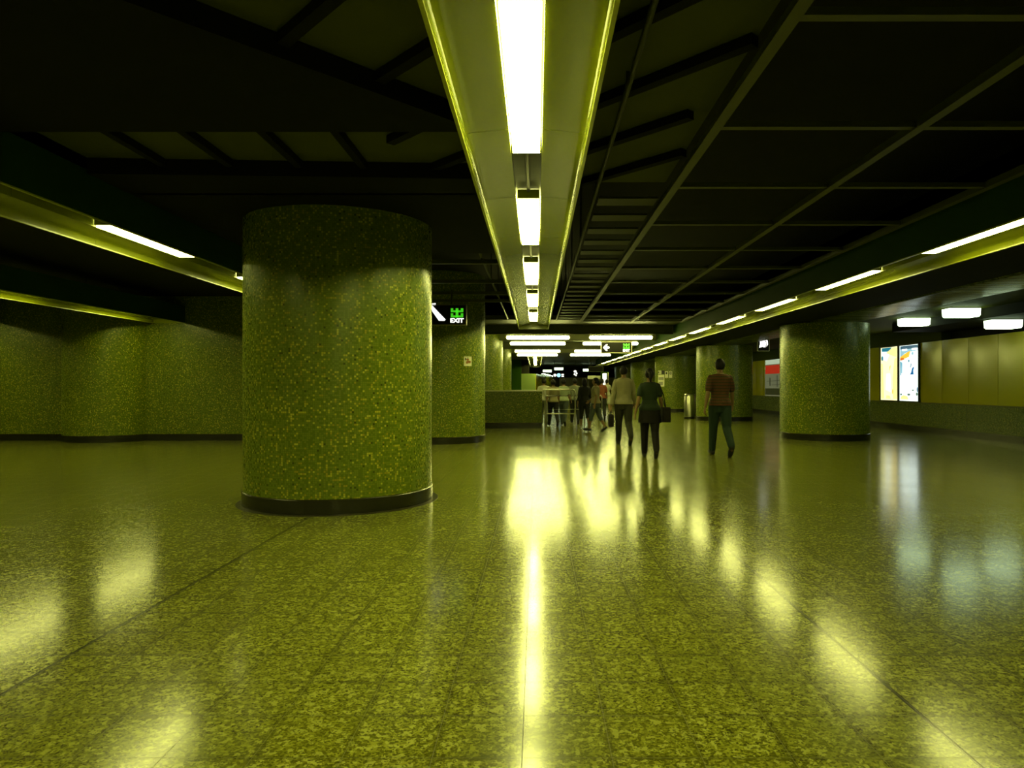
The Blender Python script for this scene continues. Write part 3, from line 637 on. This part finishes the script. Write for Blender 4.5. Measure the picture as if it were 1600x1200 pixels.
# ------------------------------------------------------------------ people
SK = pmat('skin', (0.21,0.13,0.065), .5); HAIR = pmat('black hair', (0.012,0.011,0.009), .45); SHOE = pmat('dark shoe', (0.02,0.02,0.016), .4)
WSHOE = pmat('pale shoe', (0.3,0.29,0.225), .5); EYE = pmat('eye', (0.7,0.7,0.65), .2); PUP = pmat('pupil', (0.02,0.015,0.01), .2); LIPM = pmat('lips', (0.2,0.09,0.06), .5)
def person(x, y, rz, h, label, top, bottom, female=False, legL=(20,6), legR=(-16,22), armL=(-18,16,10), armR=(20,18,10),
           sleeve=.45, blen='long', hair='short', shoe=None, vox=.009, skirt=None, hem=.88):
    k = h/1.70
    t = thing('person', label, 'person', (x, y, 0), rz)
    body, shirt, pants, shoes = MB(), MB(), MB(), MB()
    V = Vector
    sw = .165 if female else .19; hw = .165 if female else .158; fat = .93 if female else 1.0
    def feet(leg, s):
        th, kn = math.radians(leg[0]), math.radians(leg[1])
        hip = V((s*.088, 0, .90)); d1 = V((0, math.sin(th), -math.cos(th))); knee = hip + d1*.43
        a2 = th-kn; d2 = V((0, math.sin(a2), -math.cos(a2))); ank = knee + d2*.405
        pt = min(0, a2*1.1) if a2 < -.05 else a2*.5
        toe = V((0, math.cos(pt), math.sin(pt)))
        return hip, knee, ank, toe
    LL = [(feet(legL, -1), -1), (feet(legR, 1), 1)]
    low = min(min(f[2].z - .07, (f[2] + f[3]*.15).z - .07) for f, s in LL)
    off = V((0, 0, -low))
    def R(lst, g=0.0, n=18, mb=None):
        mb.rings([(V((cx, cy, z)) + off, V((rx+g,0,0)), V((0,ry+g,0))) for z, rx, ry, cy, cx in lst], n)
    tors = [(.80,.10,.085,0,0),(.86,hw-.015,.105,-.005,0),(.93,hw,.118,-.012,0),(1.02,hw-.022,.1,0,0),(1.09,(.118 if female else .138),.09,.004,0),(1.2,.15*fat,.105,.008,0),(1.29,.165*fat,.112,.006,0),
            (1.37,sw-.02,.1,-.004,0),(1.415,sw-.055,.082,-.01,0),(1.445,.075,.06,-.008,0)]
    R(tors, 0, 18, body)
    body.limb([V((0,-.008,1.42))+off, V((0,.006,1.52))+off], [.055*fat,.05*fat])
    # head: rings with jaw and brow, eyes at half height
    hz = 1.47
    R([(hz+.005,.03,.03,.05,0),(hz+.02,.045,.055,.035,0),(hz+.05,.06,.078,.02,0),(hz+.09,.07,.09,.012,0),(hz+.125,.075,.097,.008,0),(hz+.16,.075,.098,.003,0),(hz+.195,.066,.086,-.002,0),(hz+.218,.045,.06,-.004,0),(hz+.23,.015,.02,-.005,0)], 0, 18, body)
    body.limb([V((0,.1,hz+.115))+off, V((0,.118,hz+.078))+off], [.009,.014], 8)
    for s in (-1,1): body.ball(V((s*.077,.0,hz+.1))+off, .01,.02,.03, 8, 6)
    for (hip, knee, ank, toe), s in LL:
        P = [p + off for p in (hip, hip.lerp(knee,.5), knee, knee.lerp(ank,.3), ank)]
        body.limb(P, [.088*fat+.006,.075,.052,.055,.036], 14)
        f = ank + off
        body.limb([f + V((0,-.02,-.03)), f + toe*.06 + V((0,0,-.042)), f + toe*.15 + V((0,0,-.05))], [.036,.034,.024], 10)
        sh = [f - toe*.045 + V((0,0,-.04)), f + toe*.04 + V((0,0,-.036)), f + toe*.12 + V((0,0,-.045)), f + toe*.18 + V((0,0,-.05))]
        shoes.limb(sh, [.038,.044,.042,.03], 12, flat=1.05)
        if blen == 'long':
            pants.limb([P[0], P[1], P[2], P[3], P[4]+V((0,0,.015))], [.115,.098,.075,.072,.06], 16)
        elif blen == 'capri':
            pants.limb([P[0], P[1], P[2], P[3]], [.112,.096,.075,.07], 16)
        elif blen == 'shorts':
            pants.limb([P[0], P[1], P[1].lerp(P[2],.75)], [.118,.108,.098], 16)
    pt = [(.765,.105,.085,0,0),(.82,.125,.1,0,0)] + [(z, rx, ry, cy, cx) for z, rx, ry, cy, cx in tors if .85 < z < .95] + [(.965,hw-.02,.1,-.008,0)]
    R([(z, rx, ry+(.014 if z < .9 else 0), cy, cx) for z, rx, ry, cy, cx in pt], .02, 18, pants)
    if skirt:
        R([(skirt,hw+.05,.15,-.01,0),(.80,hw+.035,.14,-.01,0),(.93,hw+.012,.128,-.01,0),(1.03,hw-.02,.108,0,0)], .012, 20, pants)
    st = [(hem,hw+.026,.134,-.01,0),(hem+.06,hw+.018,.126,-.01,0)] + [q for q in tors if q[0] > hem+.1]
    st[-1] = (1.44,.085,.07,-.008,0)
    R(st, .022, 20, shirt)
    hands = []
    for arm, s in ((armL,-1),(armR,1)):
        sa, eb, ab = (math.radians(q) for q in arm)
        sh = V((s*(sw-.012),-.006,1.385)) + off
        def D(q): return V((s*math.sin(ab)*1.0, math.sin(q)*math.cos(ab), -math.cos(q)*math.cos(ab))).normalized()
        el_ = sh + D(sa)*.285; d2 = D(sa+eb); wr_ = el_ + d2*.25
        body.limb([sh+V((-s*.02,0,-.02)), sh.lerp(el_,.5), el_, el_.lerp(wr_,.35), wr_], [.038,.043*fat,.037,.037*fat,.025], 12)
        # hand: palm, four unequal bent fingers, thumb from the side of the palm near its base
        nrm = V((-s,0,0)); nrm = (nrm - d2*nrm.dot(d2)).normalized(); fwd = d2.cross(nrm)
        if fwd.y < 0: fwd = -fwd
        body.limb([wr_, wr_ + d2*.045, wr_ + d2*.085], [.024,.036,.038], 12, flat=.45, up=nrm)
        for i, L in enumerate((.07,.08,.074,.058)):
            b0 = wr_ + d2*.085 + fwd*(.03 - .0195*i); k1 = b0 + d2*L*.5 + nrm*.01; k2 = k1 + (d2*.75 + nrm*.65)*L*.32; k3 = k2 + (d2*.35 + nrm)*L*.28
            body.limb([b0 - d2*.02, k1, k2, k3], [.0092,.0088,.008,.007], 8)
        th0 = wr_ + d2*.03 + fwd*.025; body.limb([th0, th0 + fwd*.03 + d2*.03 + nrm*.008, th0 + fwd*.038 + d2*.06 + nrm*.02], [.012,.0105,.008], 8)
        hands.append((wr_ + d2*.1) * k)
        if sleeve > 0:
            if sleeve <= .5: e = sh.lerp(el_, sleeve*2); shirt.limb([sh+V((-s*.012,0,-.012)), sh.lerp(e,.5), e], [.054,.062,.06], 14)
            else: e = el_.lerp(wr_, (sleeve-.5)*2); shirt.limb([sh+V((-s*.012,0,-.012)), sh.lerp(el_,.5), el_, e], [.054,.058,.052,.044], 14)
    hr = MB(); rs = []
    long = hair == 'long'
    hb = MB(); n, m = 24, 16; c = V((0,-.006,hz+.118)); vs = []; fs = []
    for q in range(m+1):
        a = -PI/2 + PI*q/m
        for i in range(n):
            b = 2*PI*i/n
            d = V((math.cos(a)*math.cos(b)*.087, math.cos(a)*math.sin(b)*.11, math.sin(a)*.124))
            face = d.y > .028 and d.z < .062
            neckz = -.075 if not long else -.13
            sc = .72 if face or d.z < neckz else 1.0
            if not long and d.z < 0: d = V((d.x*(1+d.z*2.4), d.y*(1+d.z*2.0), d.z))
            p = c + d*sc
            if long and not face and d.y < .03 and d.z < 0: p = c + V((d.x*1.02 if abs(d.x) > .02 else d.x, min(d.y,-.0)*1.0 - .02, d.z*2.0))
            vs.append(p + off)
    for q in range(m):
        for i in range(n):
            j = (i+1) % n; fs.append((q*n+i, q*n+j, (q+1)*n+j, (q+1)*n+i))
    hb.add(vs, fs)
    if hair == 'tail': hb.limb([c+off+V((0,-.1,.03)), c+off+V((0,-.14,-.04)), c+off+V((0,-.13,-.14))], [.03,.035,.018], 10)
    def S(mb): mb.v = [tuple(Vector(v)*k) for v in mb.v]; return mb
    bo = S(body).build('body', SK, t, voxel=vox*.8)
    S(shirt).build('shirt', top, t, voxel=vox)
    S(pants).build('skirt' if skirt else ('shorts' if blen == 'shorts' else 'trousers'), bottom, t, voxel=vox)
    for i, ((_, _, ank, toe), s) in enumerate(LL):
        q = MB(); nv = len(shoes.v)//2
        q.v = shoes.v[i*nv:(i+1)*nv]; nf = len(shoes.f)//2
        q.f = [tuple(w-i*nv for w in f) for f in shoes.f[i*nf:(i+1)*nf]]; q.m = [0]*nf
        S(q).build('shoe', shoe or SHOE, t)
    S(hb).build('hair', HAIR, t, angle=80)
    for s in (-1,1):
        e = S(MB().ball(V((s*.031,.088,hz+.118))+off, .013,.011,.009, 10, 6)).build('eye', EYE, bo)
        S(MB().ball(V((s*.031,.0975,hz+.118))+off, .0055,.003,.0055, 8, 6)).build('pupil', PUP, bo) 
    S(MB().ball(V((0,.098,hz+.052))+off, .023,.008,.007, 10, 6)).build('mouth', LIPM, bo)
    # hand position in world space
    rot = Matrix.Rotation(rz, 4, 'Z')
    return t, [rot @ q + V((x, y, 0)) for q in hands]
BEIGE = pmat('beige shirt', (0.25,0.23,0.135), .7); OLIVE = pmat('olive trousers', (0.0275,0.0275,0.015), .7); DGREEN = pmat('dark green shirt', (0.0175,0.03,0.015), .7); BLACK = pmat('black cloth', (0.01,0.009,0.008), .7)
PLAID = pmat('brown red shirt', (0.06,0.0275,0.0125), .7); TEAL = pmat('teal jeans', (0.0175,0.035,0.025), .7); WHITE = pmat('white cotton', (0.34,0.34,0.25), .7); PGREEN = pmat('pale green cotton', (0.25,0.29,0.18), .7)
GREY = pmat('grey cotton', (0.15,0.16,0.11), .7); BLUEG = pmat('blue grey cloth', (0.06,0.075,0.065), .7); TAN = pmat('tan shirt', (0.21,0.185,0.095), .7); RUST = pmat('rust red cloth', (0.15,0.045,0.02), .7); DARK = pmat('dark cloth', (0.015,0.016,0.011), .7)
# stripes on the plaid shirt
tt = NT(PLAID); tc = tt.n('ShaderNodeTexCoord'); wv = tt.n('ShaderNodeTexWave', bands_direction='Z'); wv.inputs['Scale'].default_value = 6; tt.l(tc.outputs['Object'], wv.inputs['Vector'])
tt.l(tt.ramp(wv.outputs['Fac'], [(0,(.045,.035,.014)),(.45,(.055,.035,.014)),(.7,(.085,.032,.014)),(1,(.095,.033,.014))]), tt.b.inputs['Base Color'])
p1, h1 = person(1.86, 15.0, .03, 1.69, 'person in beige long-sleeved shirt and dark trousers walking away, carrying a dark bag', BEIGE, OLIVE, False, (14,4), (-16,30), (-6,8,9), (14,20,9), .93, vox=.008)
p2, h2 = person(1.98, 12.3, -.05, 1.55, 'person in dark green T-shirt and black skirt walking away', DGREEN, BLACK, True, (10,6), (-14,24), (-14,12,13), (12,16,12), .34, 'long', 'tail', vox=.008, skirt=.66, hem=.9)
p3, h3 = person(3.30, 12.65, .02, 1.74, 'person in brown red shirt and teal jeans before the pillar with litter bin', PLAID, TEAL, False, (15,4), (-16,26), (-16,14,11), (16,14,11), .4, vox=.008)
person(1.40, 20.45, .1, 1.46, 'person in dark top and dark cropped trousers, before the loop barrier', DARK, DARK, True, (16,4), (-14,20), (-12,20,9), (18,24,9), .8, 'capri', 'long', WSHOE, .011)
person(1.62, 19.2, PI/2-.4, 1.45, 'person in tan shirt and blue-grey cropped trousers turning left by the barrier end', TAN, BLUEG, True, (16,6), (-12,18), (-16,24,9), (20,30,9), .35, 'capri', 'short', None, .011)
person(.24, 22.3, 0, 1.46, 'person in white shirt right at the end of the tiled counter', WHITE, GREY, False, (12,4), (-10,16), (-10,12,9), (12,16,9), .4, 'long', 'short', None, .011)
person(.52, 21.75, .2, 1.45, 'person in pale shirt and dark trousers behind the barrier, second from the counter', TAN, DARK, False, (18,4), (-16,24), (-14,14,9), (14,18,9), .4, 'long', 'short', None, .011)
person(.86, 22.2, -.2, 1.45, 'person in pale green shirt behind the barrier, third from the counter', PGREEN, BLUEG, True, (14,4), (-12,18), (-12,14,9), (16,18,9), .4, 'long', 'short', None, .011)
person(1.28, 23.4, .1, 1.48, 'person in grey top behind the barrier, fourth from the counter', GREY, DARK, False, (14,4), (-14,20), (-14,14,9), (14,18,9), .4, 'long', 'short', None, .011)
person(2.42, 26.0, 0, 1.5, 'person in rust red top deep in the hall, between crowd and man in beige', RUST, DARK, True, (14,4), (-14,20), (-14,14,9), (14,18,9), .4, 'long', 'short', None, .011)
person(3.12, 31.2, .1, 1.52, 'person in white top and shorts with bare legs, deep in the hall', WHITE, WHITE, True, (12,4), (-12,18), (-16,14,9), (18,40,20), .3, 'shorts', 'short', WSHOE, .011)

def handbag(p, w, hgt, d, name, label, m, drop=.12):
    t = thing(name, label, 'bag', (p.x, p.y, p.z - drop - hgt))
    pts = [(-w/2+.02,0),(w/2-.02,0),(w/2,.03),(w/2-.02,hgt*.9),(w/2-.05,hgt),(-w/2+.05,hgt),(-w/2+.02,hgt*.9),(-w/2,.03)]
    MB().prism([(a*.9, b) for a, b in pts], -d/2, -d/2+.03, 'x').prism(pts, -d/2+.02, d/2-.02, 'x').prism([(a*.9, b) for a, b in pts], d/2-.03, d/2, 'x').build('bag_body', m, t)
    return t
BAG = pmat('black bag leather', (0.014,0.012,0.01), .45)
t = handbag(h1[0], .28, .26, .1, 'shopping_bag', 'dark bag hanging from the left hand of the man in beige', BAG, .1)
MB().limb([(0,-.08,.25),(0,-.05,.33),(0,0,.36),(0,.05,.33),(0,.08,.25)], [.008]*5, 8).build('handle', BAG, t)
bp_ = Vector((1.98+.275, 12.28, .98))
t = handbag(bp_, .3, .26, .13, 'shoulder_bag', 'black shoulder bag on the right hip of the woman in green', BAG, .1)
sc = bp_.z-.36
MB().limb([(0,-.03,.25),(-.06,-.12,.48),(-.13,-.125,.66),(-.16,-.02,.68),(-.13,.1,.64),(-.05,.12,.46),(0,.03,.25)], [.009]*7, 8).build('strap', BAG, t)

# ------------------------------------------------------------------ camera, world, view
cam = bpy.data.cameras.new('camera'); co = bpy.data.objects.new('camera', cam); C.objects.link(co)
co.location = (0, 0, CH); co.rotation_euler = (PI/2, 0, 0)
cam.sensor_width = 36; cam.lens = F/1600*36; cam.shift_x = -(VU-800)/1600; cam.shift_y = (VV-600)/1600; cam.clip_end = 300; cam.clip_start = .05
sc_ = bpy.context.scene; sc_.camera = co
w = bpy.data.worlds.new('world'); sc_.world = w; w.use_nodes = True
w.node_tree.nodes['Background'].inputs[0].default_value = (0,0,0,1); w.node_tree.nodes['Background'].inputs[1].default_value = 0
vs_ = sc_.view_settings; vs_.view_transform = 'Standard'; vs_.look = 'None'; vs_.gamma = 1; vs_.use_curve_mapping = False; vs_.exposure = 0
sc_.cycles.use_denoising = True; sc_.cycles.denoiser = 'OPENIMAGEDENOISE'; sc_.cycles.denoising_input_passes = 'RGB_ALBEDO_NORMAL'; sc_.cycles.denoising_prefilter = 'FAST'
sc_.cycles.max_bounces = 8
